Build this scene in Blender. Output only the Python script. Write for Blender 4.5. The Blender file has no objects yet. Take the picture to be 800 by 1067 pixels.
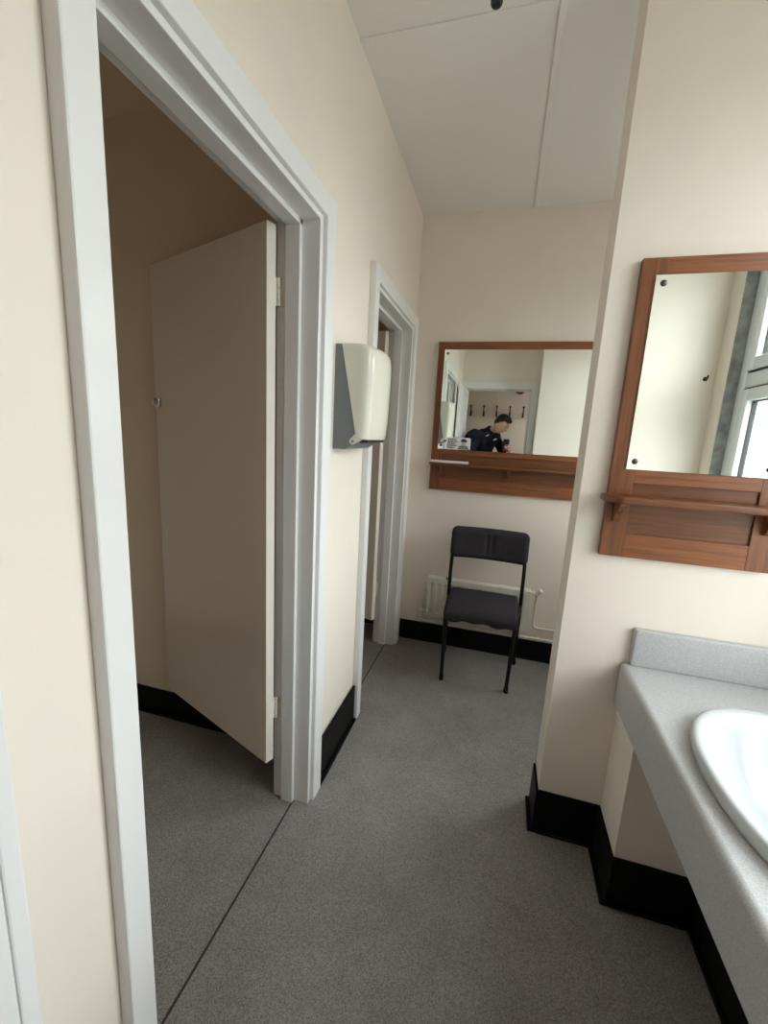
import bpy, bmesh, math, random
from mathutils import Vector, Matrix
from mathutils.bvhtree import BVHTree
random.seed(7)
PI = math.pi
S = bpy.context.scene
COL = S.collection

# ------------------------------------------------------------------ materials
def new_mat(name):
    m = bpy.data.materials.new(name); m.use_nodes = True
    nt = m.node_tree
    return m, nt, nt.nodes['Principled BSDF']

def plain(name, col, rough=.5, metal=0, bump=0, bscale=60, var=0, vscale=4, spec=.5, coat=0):
    m, nt, b = new_mat(name)
    b.inputs['Base Color'].default_value = (*col, 1)
    b.inputs['Roughness'].default_value = rough
    b.inputs['Metallic'].default_value = metal
    b.inputs['Specular IOR Level'].default_value = spec
    b.inputs['Coat Weight'].default_value = coat
    tc = nt.nodes.new('ShaderNodeTexCoord')
    if var:
        n = nt.nodes.new('ShaderNodeTexNoise'); n.inputs['Scale'].default_value = vscale; n.inputs['Detail'].default_value = 5
        nt.links.new(tc.outputs['Object'], n.inputs['Vector'])
        r = nt.nodes.new('ShaderNodeValToRGB')
        r.color_ramp.elements[0].position = .3; r.color_ramp.elements[1].position = .7
        r.color_ramp.elements[0].color = (*[c*(1-var) for c in col], 1)
        r.color_ramp.elements[1].color = (*[min(1, c*(1+var*.5)) for c in col], 1)
        nt.links.new(n.outputs['Fac'], r.inputs['Fac']); nt.links.new(r.outputs['Color'], b.inputs['Base Color'])
    if bump:
        n = nt.nodes.new('ShaderNodeTexNoise'); n.inputs['Scale'].default_value = bscale; n.inputs['Detail'].default_value = 4
        nt.links.new(tc.outputs['Object'], n.inputs['Vector'])
        bp = nt.nodes.new('ShaderNodeBump'); bp.inputs['Strength'].default_value = bump; bp.inputs['Distance'].default_value = .004
        nt.links.new(n.outputs['Fac'], bp.inputs['Height']); nt.links.new(bp.outputs['Normal'], b.inputs['Normal'])
    return m

def wood(name, axis, tone=1.0):
    m, nt, b = new_mat(name)
    tc = nt.nodes.new('ShaderNodeTexCoord'); mp = nt.nodes.new('ShaderNodeMapping')
    sc = [75, 75, 75]; sc[axis] = 3.2; mp.inputs['Scale'].default_value = sc
    n = nt.nodes.new('ShaderNodeTexNoise'); n.inputs['Scale'].default_value = 1.6; n.inputs['Detail'].default_value = 8; n.inputs['Roughness'].default_value = .65
    r = nt.nodes.new('ShaderNodeValToRGB'); e = r.color_ramp.elements
    e[0].position = .28; e[0].color = (.10*tone, .030*tone, .010*tone, 1); e[1].position = .75; e[1].color = (.29*tone, .098*tone, .030*tone, 1)
    k = e.new(.5); k.color = (.195*tone, .062*tone, .018*tone, 1)
    nt.links.new(tc.outputs['Object'], mp.inputs['Vector']); nt.links.new(mp.outputs['Vector'], n.inputs['Vector'])
    nt.links.new(n.outputs['Fac'], r.inputs['Fac']); nt.links.new(r.outputs['Color'], b.inputs['Base Color'])
    b.inputs['Roughness'].default_value = .38
    bp = nt.nodes.new('ShaderNodeBump'); bp.inputs['Strength'].default_value = .12; bp.inputs['Distance'].default_value = .002
    nt.links.new(n.outputs['Fac'], bp.inputs['Height']); nt.links.new(bp.outputs['Normal'], b.inputs['Normal'])
    return m

def speckle(name, base, dark, light, scale, rough, patch=.12, bump=.05, chips=False):
    m, nt, b = new_mat(name)
    tc = nt.nodes.new('ShaderNodeTexCoord')
    n = nt.nodes.new('ShaderNodeTexNoise'); n.inputs['Scale'].default_value = scale; n.inputs['Detail'].default_value = 3; n.inputs['Roughness'].default_value = .8
    nt.links.new(tc.outputs['Object'], n.inputs['Vector'])
    fac = n.outputs['Fac']
    if chips:      # random vinyl chips mixed with the fine grain
        vo = nt.nodes.new('ShaderNodeTexVoronoi'); vo.inputs['Scale'].default_value = scale; nt.links.new(tc.outputs['Object'], vo.inputs['Vector'])
        sx = nt.nodes.new('ShaderNodeSeparateColor'); nt.links.new(vo.outputs['Color'], sx.inputs['Color'])
        mm = nt.nodes.new('ShaderNodeMapRange'); mm.inputs['To Min'].default_value = .30; mm.inputs['To Max'].default_value = .71
        nt.links.new(sx.outputs[0], mm.inputs['Value']); fac = mm.outputs['Result']
    r = nt.nodes.new('ShaderNodeValToRGB'); e = r.color_ramp.elements
    e[0].position = .40; e[0].color = (*dark, 1); e[1].position = .61; e[1].color = (*light, 1)
    k = e.new(.5); k.color = (*base, 1)
    nt.links.new(fac, r.inputs['Fac'])
    n2 = nt.nodes.new('ShaderNodeTexNoise'); n2.inputs['Scale'].default_value = 4.5; n2.inputs['Detail'].default_value = 9; n2.inputs['Roughness'].default_value = .68
    nt.links.new(tc.outputs['Object'], n2.inputs['Vector'])
    r2 = nt.nodes.new('ShaderNodeValToRGB'); e2 = r2.color_ramp.elements
    e2[0].position = .3; e2[0].color = (1-patch, 1-patch*1.1, 1-patch*1.25, 1); e2[1].position = .72; e2[1].color = (1+patch, 1+patch, 1+patch, 1)
    nt.links.new(n2.outputs['Fac'], r2.inputs['Fac'])
    mx = nt.nodes.new('ShaderNodeMix'); mx.data_type = 'RGBA'; mx.blend_type = 'MULTIPLY'; mx.inputs['Factor'].default_value = 1
    nt.links.new(r.outputs['Color'], mx.inputs['A']); nt.links.new(r2.outputs['Color'], mx.inputs['B'])
    nt.links.new(mx.outputs['Result'], b.inputs['Base Color'])
    b.inputs['Roughness'].default_value = rough
    bp = nt.nodes.new('ShaderNodeBump'); bp.inputs['Strength'].default_value = bump; bp.inputs['Distance'].default_value = .002
    nt.links.new(n.outputs['Fac'], bp.inputs['Height']); nt.links.new(bp.outputs['Normal'], b.inputs['Normal'])
    return m

def pane_mat():
    m, nt, b = new_mat('window_glass'); nt.nodes.remove(b)
    out = nt.nodes['Material Output']
    t = nt.nodes.new('ShaderNodeBsdfTransparent'); t.inputs['Color'].default_value = (.93, .96, .95, 1)
    g = nt.nodes.new('ShaderNodeBsdfGlossy'); g.inputs['Roughness'].default_value = .02
    lw = nt.nodes.new('ShaderNodeLayerWeight'); lw.inputs['Blend'].default_value = .5
    pw = nt.nodes.new('ShaderNodeMath'); pw.operation = 'POWER'; pw.inputs[1].default_value = 5
    f = nt.nodes.new('ShaderNodeMath'); f.operation = 'MULTIPLY_ADD'; f.inputs[1].default_value = .9; f.inputs[2].default_value = .04
    nt.links.new(lw.outputs['Facing'], pw.inputs[0]); nt.links.new(pw.outputs[0], f.inputs[0])
    x = nt.nodes.new('ShaderNodeMixShader')
    nt.links.new(f.outputs[0], x.inputs['Fac']); nt.links.new(t.outputs[0], x.inputs[1]); nt.links.new(g.outputs[0], x.inputs[2])
    nt.links.new(x.outputs[0], out.inputs['Surface'])
    return m

M = dict(
    wall=plain('cream_wall_paint', (.82, .740, .655), .55, bump=.10, bscale=45, var=.035, vscale=3),
    cubwall=plain('cubicle_wall_paint', (.81, .69, .56), .55, bump=.10, bscale=45, var=.03, vscale=3),
    ceil=plain('ceiling_paint', (.79, .755, .71), .8, bump=.08, bscale=90),
    gloss=plain('white_gloss_paint', (.79, .782, .78), .28, bump=.06, bscale=30),
    leaf=plain('door_gloss_paint', (.83, .765, .685), .25, bump=.05, bscale=12),
    skirt=plain('black_gloss_paint', (.003, .003, .0035), .5, bump=.05, spec=.18),
    floor=speckle('grey_speckled_vinyl', (.245, .232, .224), (.178, .168, .161), (.315, .30, .29), 430, .5, .15, .02, True),
    seam=plain('vinyl_weld', (.025, .025, .026), .6),
    woodx=wood('mahogany_across', 0, 1.2), woodz=wood('mahogany_upright', 2, .98), woodp=wood('mahogany_panel', 0, .82),
    mirror=plain('mirror_silver', (.90, .95, .92), 0.0, 1),
    chrome=plain('chrome', (.55, .55, .55), .18, 1),
    darkmetal=plain('dark_metal', (.10, .09, .085), .35, .8),
    laminate=speckle('grey_laminate', (.47, .47, .48), (.39, .39, .40), (.56, .56, .57), 420, .42, .03, .01),
    ceramic=plain('white_ceramic', (.52, .54, .555), .12, spec=.4),
    dcover=plain('cream_plastic', (.69, .66, .57), .22),
    dgrey=plain('grey_plastic', (.165, .185, .19), .4),
    dark=plain('dark_plastic', (.01, .01, .011), .45),
    rad=plain('aged_radiator_enamel', (.74, .70, .62), .3, var=.10, vscale=9),
    fabric=plain('charcoal_wool', (.040, .034, .040), .95, bump=.6, bscale=420, var=.35, vscale=120, spec=.15),
    tube=plain('black_tube', (.004, .004, .004), .4, spec=.3),
    paper=plain('white_paper', (.80, .80, .80), .6),
    ink=plain('dark_ink', (.03, .03, .035), .6),
    greyink=plain('grey_ink', (.22, .22, .23), .6),
    upvc=plain('white_upvc', (.80, .84, .87), .25),
    gasket=plain('black_gasket', (.02, .02, .022), .6),
    stone=plain('bare_grey_render', (.36, .37, .37), .9, bump=.6, bscale=60, var=.35, vscale=22),
    pane=pane_mat(),
    hookm=plain('black_iron', (.012, .012, .012), .4, .3),
    red=plain('red_plastic', (.20, .014, .012), .35),
    skin=plain('skin', (.52, .29, .21), .5, var=.06, vscale=30),
    lip=plain('lip_skin', (.42, .17, .14), .45),
    hair=plain('brown_hair', (.035, .02, .012), .6, bump=.9, bscale=120, var=.4, vscale=60),
    navy=plain('navy_jacket', (.006, .007, .014), .8, bump=.25, bscale=30, spec=.2),
    trouser=plain('black_trousers', (.010, .010, .012), .85, bump=.25, bscale=40),
    shoe=plain('black_leather', (.008, .008, .008), .35),
    eyew=plain('eye_white', (.7, .68, .65), .2), eyed=plain('eye_iris', (.03, .02, .015), .15),
    phone=plain('phone_shell', (.012, .013, .016), .25), lens=plain('lens_glass', (.004, .004, .006), .05),
)

# ------------------------------------------------------------------ mesh helpers
def BM(): return bmesh.new()

def merge(bm, other):
    me = bpy.data.meshes.new('tmp'); other.to_mesh(me); other.free(); bm.from_mesh(me); bpy.data.meshes.remove(me)

def box(bm, x0, x1, y0, y1, z0, z1, bev=0, seg=2):
    t = bmesh.new()
    bmesh.ops.create_cube(t, size=1)
    for v in t.verts:
        v.co = Vector((x0+(v.co.x+.5)*(x1-x0), y0+(v.co.y+.5)*(y1-y0), z0+(v.co.z+.5)*(z1-z0)))
    if bev:
        bmesh.ops.bevel(t, geom=list(t.edges), offset=bev, segments=seg, profile=.5, affect='EDGES')
    merge(bm, t); return bm

def prism(bm, pts, h0, h1, plane='xy', bev=0):
    """polygon pts extruded along the third axis"""
    t = bmesh.new()
    def P(a, b, h):
        return {'xy': (a, b, h), 'xz': (a, h, b), 'yz': (h, a, b)}[plane]
    lo = [t.verts.new(P(a, b, h0)) for a, b in pts]; hi = [t.verts.new(P(a, b, h1)) for a, b in pts]
    n = len(pts)
    t.faces.new(lo); t.faces.new(hi[::-1])
    for i in range(n): t.faces.new((lo[i], hi[i], hi[(i+1) % n], lo[(i+1) % n]))
    bmesh.ops.recalc_face_normals(t, faces=t.faces)
    if bev: bmesh.ops.bevel(t, geom=list(t.edges), offset=bev, segments=2, profile=.5, affect='EDGES')
    merge(bm, t); return bm

def cyl(bm, p0, p1, r0, r1=None, n=20, bev=0):
    r1 = r0 if r1 is None else r1
    p0, p1 = Vector(p0), Vector(p1); d = p1-p0
    t = bmesh.new()
    bmesh.ops.create_cone(t, cap_ends=True, segments=n, radius1=r0, radius2=r1, depth=d.length)
    if bev:
        ed = [e for e in t.edges if abs(e.verts[0].co.z-e.verts[1].co.z) < 1e-6]
        bmesh.ops.bevel(t, geom=ed, offset=bev, segments=3, profile=.5, affect='EDGES')
    q = d.to_track_quat('Z', 'Y').to_matrix().to_4x4(); q.translation = (p0+p1)/2
    bmesh.ops.transform(t, matrix=q, verts=t.verts); merge(bm, t); return bm

def ball(bm, c, r, sc=(1, 1, 1), n=16):
    t = bmesh.new(); bmesh.ops.create_uvsphere(t, u_segments=n*2, v_segments=n, radius=r)
    for v in t.verts: v.co = Vector((v.co.x*sc[0], v.co.y*sc[1], v.co.z*sc[2]))+Vector(c)
    merge(bm, t); return bm

def fillet_path(pts, r, k=6):
    pts = [Vector(p) for p in pts]; out = [pts[0]]
    for i in range(1, len(pts)-1):
        a, b, c = pts[i-1], pts[i], pts[i+1]
        u, v = (a-b), (c-b); rr = min(r, u.length*.45, v.length*.45)
        s, e = b+u.normalized()*rr, b+v.normalized()*rr
        for j in range(k+1):
            t = j/k; out.append(s*(1-t)**2 + b*2*t*(1-t) + e*t*t)
    out.append(pts[-1]); return out

def tube(bm, pts, r, n=12, bend=.03):
    pts = fillet_path(pts, bend) if bend else [Vector(p) for p in pts]
    t = bmesh.new(); rings = []
    up = Vector((.137, .21, .97)).normalized()
    for i, p in enumerate(pts):
        d = (pts[min(i+1, len(pts)-1)]-pts[max(i-1, 0)]).normalized()
        x = up-d*up.dot(d)
        if x.length < .05: x = Vector((1, .1, 0))-d*Vector((1, .1, 0)).dot(d)
        x.normalize(); up = x; y = d.cross(x)
        rings.append([t.verts.new(p+x*(r*math.cos(2*PI*k/n))+y*(r*math.sin(2*PI*k/n))) for k in range(n)])
    for a, b in zip(rings, rings[1:]):
        for k in range(n): t.faces.new((a[k], a[(k+1) % n], b[(k+1) % n], b[k]))
    t.faces.new(rings[0][::-1]); t.faces.new(rings[-1])
    bmesh.ops.recalc_face_normals(t, faces=t.faces); merge(bm, t); return bm

def wpos(o):
    v = Vector((0, 0, 0))
    while o: v = v+o.location; o = o.parent
    return v

def obj(name, bm, mat, parent=None, loc=None, smooth=None, label=None):
    """geometry is given in world coordinates; loc = origin of a top-level mesh"""
    o = bpy.data.objects.new(name, bpy.data.meshes.new(name)); COL.objects.link(o)
    base = wpos(parent) if parent else Vector(loc or (0, 0, 0))
    for v in bm.verts: v.co -= base
    bm.to_mesh(o.data); bm.free()
    o.data.materials.append(mat)
    if parent: o.parent = parent
    else: o.location = base
    if smooth is not None:
        for p in o.data.polygons: p.use_smooth = True
        if smooth < 180: o.data.set_sharp_from_angle(angle=math.radians(smooth))
    if label: o['label'] = label
    return o

def thing(name, label, cat, loc, group=None):
    o = bpy.data.objects.new(name, None); COL.objects.link(o); o.location = loc; o.empty_display_size = .1
    o['label'] = label; o['category'] = cat
    if group: o['group'] = group
    return o

def tag(o, label, cat):
    o['label'] = label; o['category'] = cat; return o

def struct(name, bm, mat, label, cat, parent=None, loc=None, smooth=None):
    o = obj(name, bm, mat, parent, loc, smooth)
    if not parent:
        o['kind'] = 'structure'; o['label'] = label; o['category'] = cat
    return o

# ------------------------------------------------------------------ room dimensions (metres, camera above x=0, y=0)
H = 2.645
XL = -.585            # left wall face
XLB = -.70            # its cubicle side
YB = 2.68             # far wall
XR = 1.0              # window wall
PY0, PY1, PX = 1.413, 1.54, .243   # partition with the near mirror
D1 = (.517, 1.238); OFF = 1.285; DH = 1.98

struct('floor', box(BM(), -2.3, 1.25, -1.5, 3.5, -.1, 0), M['floor'], 'grey speckled vinyl floor', 'floor')
b = box(BM(), -.72, 1.25, -.52, 2.9, H, H+.1)
struct('ceiling', b, M['ceil'], 'pale grey boarded ceiling of the washroom', 'ceiling')
b = box(BM(), .030, .051, PY1-.4, YB, H-.007, H, .0015); 
o = struct('trim_1', b, M['ceil'], 'thin ceiling cover strip running towards the far wall', 'trim')
b = box(BM(), XL, PX+.7, 1.531, 1.549, H-.005, H, .001)
struct('trim_2', b, M['ceil'], 'thin ceiling cover strip running across the room', 'trim')

b = BM()
for y0, y1, z0, z1 in ((-.5, .505, 0, H), (.505, 1.262, 2.0, H), (1.262, D1[0]+OFF-.012, 0, H), (D1[0]+OFF-.012, D1[1]+OFF+.024, 2.0, H), (D1[1]+OFF+.024, 2.9, 0, H)):
    box(b, XLB, XL, y0, y1, z0, z1)
struct('wall_left', b, M['wall'], 'cream wall with the two cubicle doorways', 'wall')
struct('wall_back', box(BM(), XL, 1.25, YB, YB+.12, 0, H), M['wall'], 'cream far wall behind the chair and radiator', 'wall')
b = box(BM(), PX, XR, PY0, PY1, 0, H)
struct('wall_partition', b, M['wall'], 'cream partition end carrying the near mirror', 'wall')
b = box(BM(), .445, XR, 1.225, PY0, 0, .562)
struct('wall_boxing', b, M['wall'], 'cream pipe boxing below the end of the counter', 'wall')
b = box(BM(), .678, XR, .18, 1.225, 0, .562)
struct('wall_counter_panel', b, M['wall'], 'cream panel set back below the grey counter', 'wall')
W1 = (.30, 1.36, .745, 2.48); W2 = (1.66, 2.60, .95, 2.32)
b = BM()
for y0, y1, z0, z1 in ((.18, W1[0], 0, H), (W1[0], W1[1], 0, W1[2]), (W1[0], W1[1], W1[3], H), (W1[1], W2[0], 0, H), (W2[0], W2[1], 0, W2[2]), (W2[0], W2[1], W2[3], H), (W2[1], YB, 0, H)):
    box(b, XR, XR+.045, y0, y1, z0, z1)
struct('wall_right', b, M['wall'], 'cream window wall seen in the near mirror', 'wall')
b = BM()
for y0, y1, z0, z1 in ((.0, W1[0]-.001, 0, H), (W1[0]-.001, W1[1]+.001, 0, W1[2]-.001), (W1[0]-.001, W1[1]+.001, W1[3]+.001, H), (W1[1]+.001, W2[0]-.001, 0, H), (W2[0]-.001, W2[1]+.001, 0, W2[2]-.001), (W2[0]-.001, W2[1]+.001, W2[3]+.001, H), (W2[1]+.001, YB+.1, 0, H)):
    box(b, XR+.045, XR+.12, y0, y1, z0, z1)
# bare reveal lining strip at the near side of the window
struct('wall_right_masonry', b, M['stone'], 'bare grey masonry outside the window wall', 'wall')
b = box(BM(), XR+.002, XR+.05, W1[0]-.002, W1[0]+.003, W1[2], W1[3])
struct('trim_3', b, M['stone'], 'bare grey reveal edge beside the window in the mirror', 'trim')
# rear lobby
struct('wall_rear_pier', box(BM(), .352, 1.045, -.5, .18, 0, H), M['wall'], 'cream pier behind the viewer seen in the far mirror', 'wall')
for nm, x0, x1, z0, z1 in (('left', XL, -.522, 0, H), ('lintel', -.522, .268, 2.03, H), ('right', .268, .352, 0, H)):
    struct('wall_rear_'+nm, box(BM(), x0, x1, -.5, -.38, z0, z1), M['wall'], 'cream rear wall round the doorway in the far mirror, '+nm+' piece', 'wall')
# lobby behind
b = box(BM(), -1.3, 1.25, -1.42, -1.30, 0, 2.75)
struct('wall_lobby', b, M['wall'], 'cream lobby wall with coat hooks seen in the far mirror', 'wall')
b = box(BM(), -1.3, -1.2, -1.30, -.5, 0, 2.75)
struct('wall_lobby_left', b, M['wall'], 'cream side wall of the lobby', 'wall')
b = BM()
for y0, y1, z0, z1 in ((-1.30, -1.1, 0, 2.75), (-.75, -.5, 0, 2.75), (-1.1, -.75, 0, 1.3), (-1.1, -.75, 2.1, 2.75)): box(b, 1.0, 1.25, y0, y1, z0, z1)  # made-up opening, added so sky light reaches the coat-hook wall
struct('wall_lobby_right', b, M['wall'], 'cream side wall of the lobby with an unseen opening added to let in light', 'wall')
b = box(BM(), -1.3, XL, -.52, -.40, 0, 2.75); box(b, XL, 1.25, -.52, -.5, 2.645, 2.75)
struct('wall_lobby_front', b, M['wall'], 'cream lobby wall beside the rear doorway', 'wall')
struct('ceiling_lobby', box(BM(), -1.3, 1.25, -1.42, -.52, 2.75, 2.85), M['ceil'], 'lobby ceiling', 'ceiling')
# cubicles
b = box(BM(), -2.2, XLB, 1.475, 1.575, 0, 2.5)
struct('wall_cubicle_divider', b, M['cubwall'], 'beige dividing wall behind the open near cubicle door', 'wall')
b = box(BM(), -2.2, -2.1, -.25, 3.2, 0, 2.5); box(b, -2.1, XLB, -.35, -.25, 0, 2.5); box(b, -2.1, XLB, 2.80, 2.9, 0, 2.5)
struct('wall_cubicles', b, M['cubwall'], 'beige outer walls of the two cubicles', 'wall')
struct('ceiling_cubicles', box(BM(), -2.2, XLB, -.35, 3.2, 2.5, 2.6), M['cubwall'], 'beige cubicle ceiling', 'ceiling')

# skirting
def skirt(name, runs, label, h):
    b = BM()
    for (x0, y0, x1, y1, nx, ny) in runs:      # wall line and outward normal
        t, q = .010, .024
        box(b, min(x0, x1)+min(0, nx*t), max(x0, x1)+max(0, nx*t), min(y0, y1)+min(0, ny*t), max(y0, y1)+max(0, ny*t), 0, h, .0025)
        box(b, min(x0, x1)+min(0, nx*q), max(x0, x1)+max(0, nx*q), min(y0, y1)+min(0, ny*q), max(y0, y1)+max(0, ny*q), 0, .012, .004)
    return struct(name, b, M['skirt'], label, 'baseboard')
skirt('baseboard_left', [(XL+.004, 1.326, XL+.004, D1[0]+OFF-.058, 1, 0)], 'black skirting between the two cubicle doorways', .183)
skirt('baseboard_back', [(XL+.01, YB, XR, YB, 0, -1)], 'black skirting below the radiator', .128)
skirt('baseboard_right', [(PX, PY0-.0235, PX, PY1, -1, 0), (PX, PY0, .445, PY0, 0, -1), (.445, PY0-.012, .445, 1.202, -1, 0), (.435, 1.225, .678, 1.225, 0, -1), (.678, 1.213, .678, .18, -1, 0)],
      'black skirting stepping round the partition and counter', .162)
skirt('baseboard_cubicle', [(-2.1, 1.475, XLB-.02, 1.475, 0, -1), (-2.1, -.25, -2.1, 1.46, 1, 0)], 'black skirting inside the near cubicle', .128)
skirt('baseboard_far_cubicle', [(-2.1, 2.80, XLB-.02, 2.80, 0, -1)], 'black skirting inside the far cubicle', .128)

# vinyl joints
b = box(BM(), -.634, -.6275, -.3, D1[1]+OFF+.004, -.001, .0006)
struct('trim_4', b, M['seam'], 'dark vinyl joint running through both doorways', 'trim')
b = box(BM(), -1.75, -1.28, 1.115, 1.118, -.001, .0005)
struct('trim_5', b, M['seam'], 'short vinyl joint on the cubicle floor', 'trim')

# ------------------------------------------------------------------ cubicle door frames and leaves
def frame(name, off, lw, label):
    """lw: width of the near-side casing"""
    a, c = D1[0]+off, D1[1]+off
    xf = -.5575
    b = BM()
    def casing(y0, y1, z0, z1):
        box(b, XL-.002, xf, y0, y1, z0, z1, .004, 2)
    casing(a-lw, a, 0, 2.058)
    casing(c+.019, c+.087, 0, 2.058)
    casing(a-.004, c+.023, DH+.015, 2.058)
    o = struct(name, b, M['gloss'], label, 'door frame')
    j = BM()
    box(j, -.713, -.572, c, c+.0235, 0, DH+.016, .002); box(j, -.713, XL+.012, a-.0115, a, 0, DH+.012, .002)
    box(j, -.713, -.572, a, c+.001, DH, DH+.0195, .002)
    obj('jamb_lining', j, M['gloss'], o)
    s = BM()
    box(s, -.677, -.630, c-.015, c+.002, 0, DH+.002, .002); box(s, -.677, -.630, a-.002, a+.015, 0, DH+.002, .002)
    box(s, -.677, -.630, a, c, DH-.015, DH+.002, .002)
    obj('door_stop', s, M['gloss'], o)
    k = BM()   # rebated back edge of the frame, a little proud on the cubicle side
    box(k, -.722, -.700, c+.012, c+.06, 0, DH+.055, .002); box(k, -.722, -.700, a-.06, a-.012, 0, DH+.055, .002); box(k, -.722, -.700, a-.012, c+.012, DH+.012, DH+.055, .002)
    obj('inner_architrave', k, M['gloss'], o)
    return o
frame('trim_6', 0, .054, 'white casing round the near cubicle doorway')
frame('trim_7', OFF, .055, 'white casing round the far cubicle doorway')

def door_leaf(name, off, label, ang=20.8):
    w, th, z0, z1 = .705, .034, .17, 1.968
    hinge = Vector((-.720, 1.192+off, 0))
    u = Vector((-math.cos(math.radians(ang)), math.sin(math.radians(ang)), 0)); n = Vector((-u.y, u.x, 0))
    if n.y < 0: n = -n
    def T(bm):
        for v in bm.verts: v.co = hinge+u*v.co.x+n*v.co.y+Vector((0, 0, v.co.z))
        bmesh.ops.recalc_face_normals(bm, faces=bm.faces)
        return bm
    o = struct(name, T(box(BM(), 0, w, 0, th, z0, z1, .0015)), M['leaf'], label, 'door', loc=None)
    pv = hinge+u*-.002+n*(th+.008)
    for zc in (1.785, .38):
        h = BM()
        for k in range(5):
            za = zc-.04+k*.016
            cyl(h, pv+Vector((0, 0, za+.0008)), pv+Vector((0, 0, za+.0152)), .006, n=12)
        t = BM(); box(t, -.0006, .006, .006, th+.004, zc-.04, zc+.04); merge(h, T(t))
        box(h, pv.x-.008, pv.x+.035, D1[1]+off-.0018, D1[1]+off+.0005, zc-.04, zc+.04)
        obj('hinge', h, M['leaf'], o, smooth=40)
    k = BM(); box(k, w-.050, w-.008, -.014, 0, 1.437, 1.473, .003); 
    cy = BM(); cyl(cy, (w-.040, -.012, 1.455), (w-.040, -.030, 1.455), .011, n=16); cyl(cy, (w-.016, -.008, 1.455), (w+.006, -.008, 1.455), .005, n=12)
    merge(k, cy)
    obj('latch_bolt', T(k), M['chrome'], o, smooth=40, label='chrome bolt')
    return o
door_leaf('door_1', 0, 'flush cream door standing open inside the near cubicle')
door_leaf('door_2', OFF, 'flush cream door partly seen inside the far cubicle')

# rear doorway casing and its open leaf
b = BM()
for x0, x1, z0, z1 in ((-.582, -.520, 0, 2.10), (.268, .346, 0, 2.10), (-.522, .270, 2.01, 2.10)):
    box(b, x0, x1, -.382, -.358, z0, z1, .004)
o = struct('trim_8', b, M['gloss'], 'white casing round the rear doorway in the far mirror', 'door frame')
b = BM(); box(b, -.534, -.52, -.51, -.37, 0, 2.022, .002); box(b, .266, .28, -.51, -.37, 0, 2.022, .002); box(b, -.52, .266, -.51, -.37, 2.008, 2.03, .002)
obj('jamb_lining', b, M['gloss'], o)
b = BM(); box(b, .253, .267, -.48, -.44, 0, 2.01, .002); box(b, -.521, -.507, -.48, -.44, 0, 2.01, .002); box(b, -.52, .266, -.48, -.44, 1.995, 2.01, .002)
obj('door_stop', b, M['gloss'], o)
b = box(BM(), -.556, -.522, -.345, .279, .012, 1.99, .002); box(b, -.558, -.520, .279, .302, .012, 1.99, .003)
o = struct('door_3', b, M['gloss'], 'white door lying open against the near left wall', 'door')
h = BM()
for zc in (.25, 1.75):
    for k in range(5): cyl(h, (-.517, -.352, zc-.04+k*.016), (-.517, -.352, zc-.025+k*.016), .006, n=12)
obj('hinge', h, M['gloss'], o, smooth=40)

# ------------------------------------------------------------------ windows
def window(name, W, label):
    y0, y1, z0, z1 = W
    xa, xb = XR+.050, XR+.115
    b = BM()
    def bar(bm, ya, yb, za, zb, x0=xa, x1=xb, bev=.008): box(bm, x0, x1, ya, yb, za, zb, bev, 3)
    f = .075; zt = 1.71; ym = (y0+y1)/2+.0
    bar(b, y0, y0+f, z0, z1); bar(b, y1-f, y1, z0, z1); bar(b, y0+f-.01, y1-f+.01, z0, z0+f); bar(b, y0+f-.01, y1-f+.01, z1-f, z1); bar(b, y0+f-.01, y1-f+.01, zt-.035, zt+.035)
    o = struct(name, b, M['upvc'], label, 'window', smooth=40)
    for nm, za, zb in (('casement_sash', z0+f, zt-.035), ('fanlight_sash', zt+.035, z1-f)):
        s = BM(); w = .055
        A, B = y0+f+.006, y1-f-.006; za += .006; zb -= .006
        for ya, yb, zc, zd in ((A, A+w, za, zb), (B-w, B, za, zb), (A+w-.004, B-w+.004, za, za+w), (A+w-.004, B-w+.004, zb-w, zb)):
            bar(s, ya, yb, zc, zd, xa-.012, xb-.01, .006)
        so = obj(nm, s, M['upvc'], o, smooth=40)
        g = BM()
        for ya, yb, zc, zd in ((A-.005, A, za-.005, zb+.005), (B, B+.005, za-.005, zb+.005), (A, B, za-.005, za), (A, B, zb, zb+.005)): box(g, xa-.002, xb-.02, ya, yb, zc, zd)
        for ya, yb, zc, zd in ((A+w, A+w+.004, za+w, zb-w), (B-w-.004, B-w, za+w, zb-w), (A+w, B-w, za+w, za+w+.004), (A+w, B-w, zb-w-.004, zb-w)): box(g, xa+.013, xa+.033, ya, yb, zc, zd)
        obj('gasket', g, M['gasket'], so)
        obj('pane', box(BM(), xa+.020, xa+.026, A+w-.006, B-w+.006, za+w-.006, zb-w+.006), M['pane'], so)
    c = box(BM(), XR-.03, XR+.05, y0-.03, y1+.03, z0-.03, z0-.001, .006)
    obj('window_sill', c, M['gloss'], o)
    return o
window('window_1', W1, 'white framed window above the counter seen in the near mirror')
window('window_2', W2, 'white framed window lighting the far bay')

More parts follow.
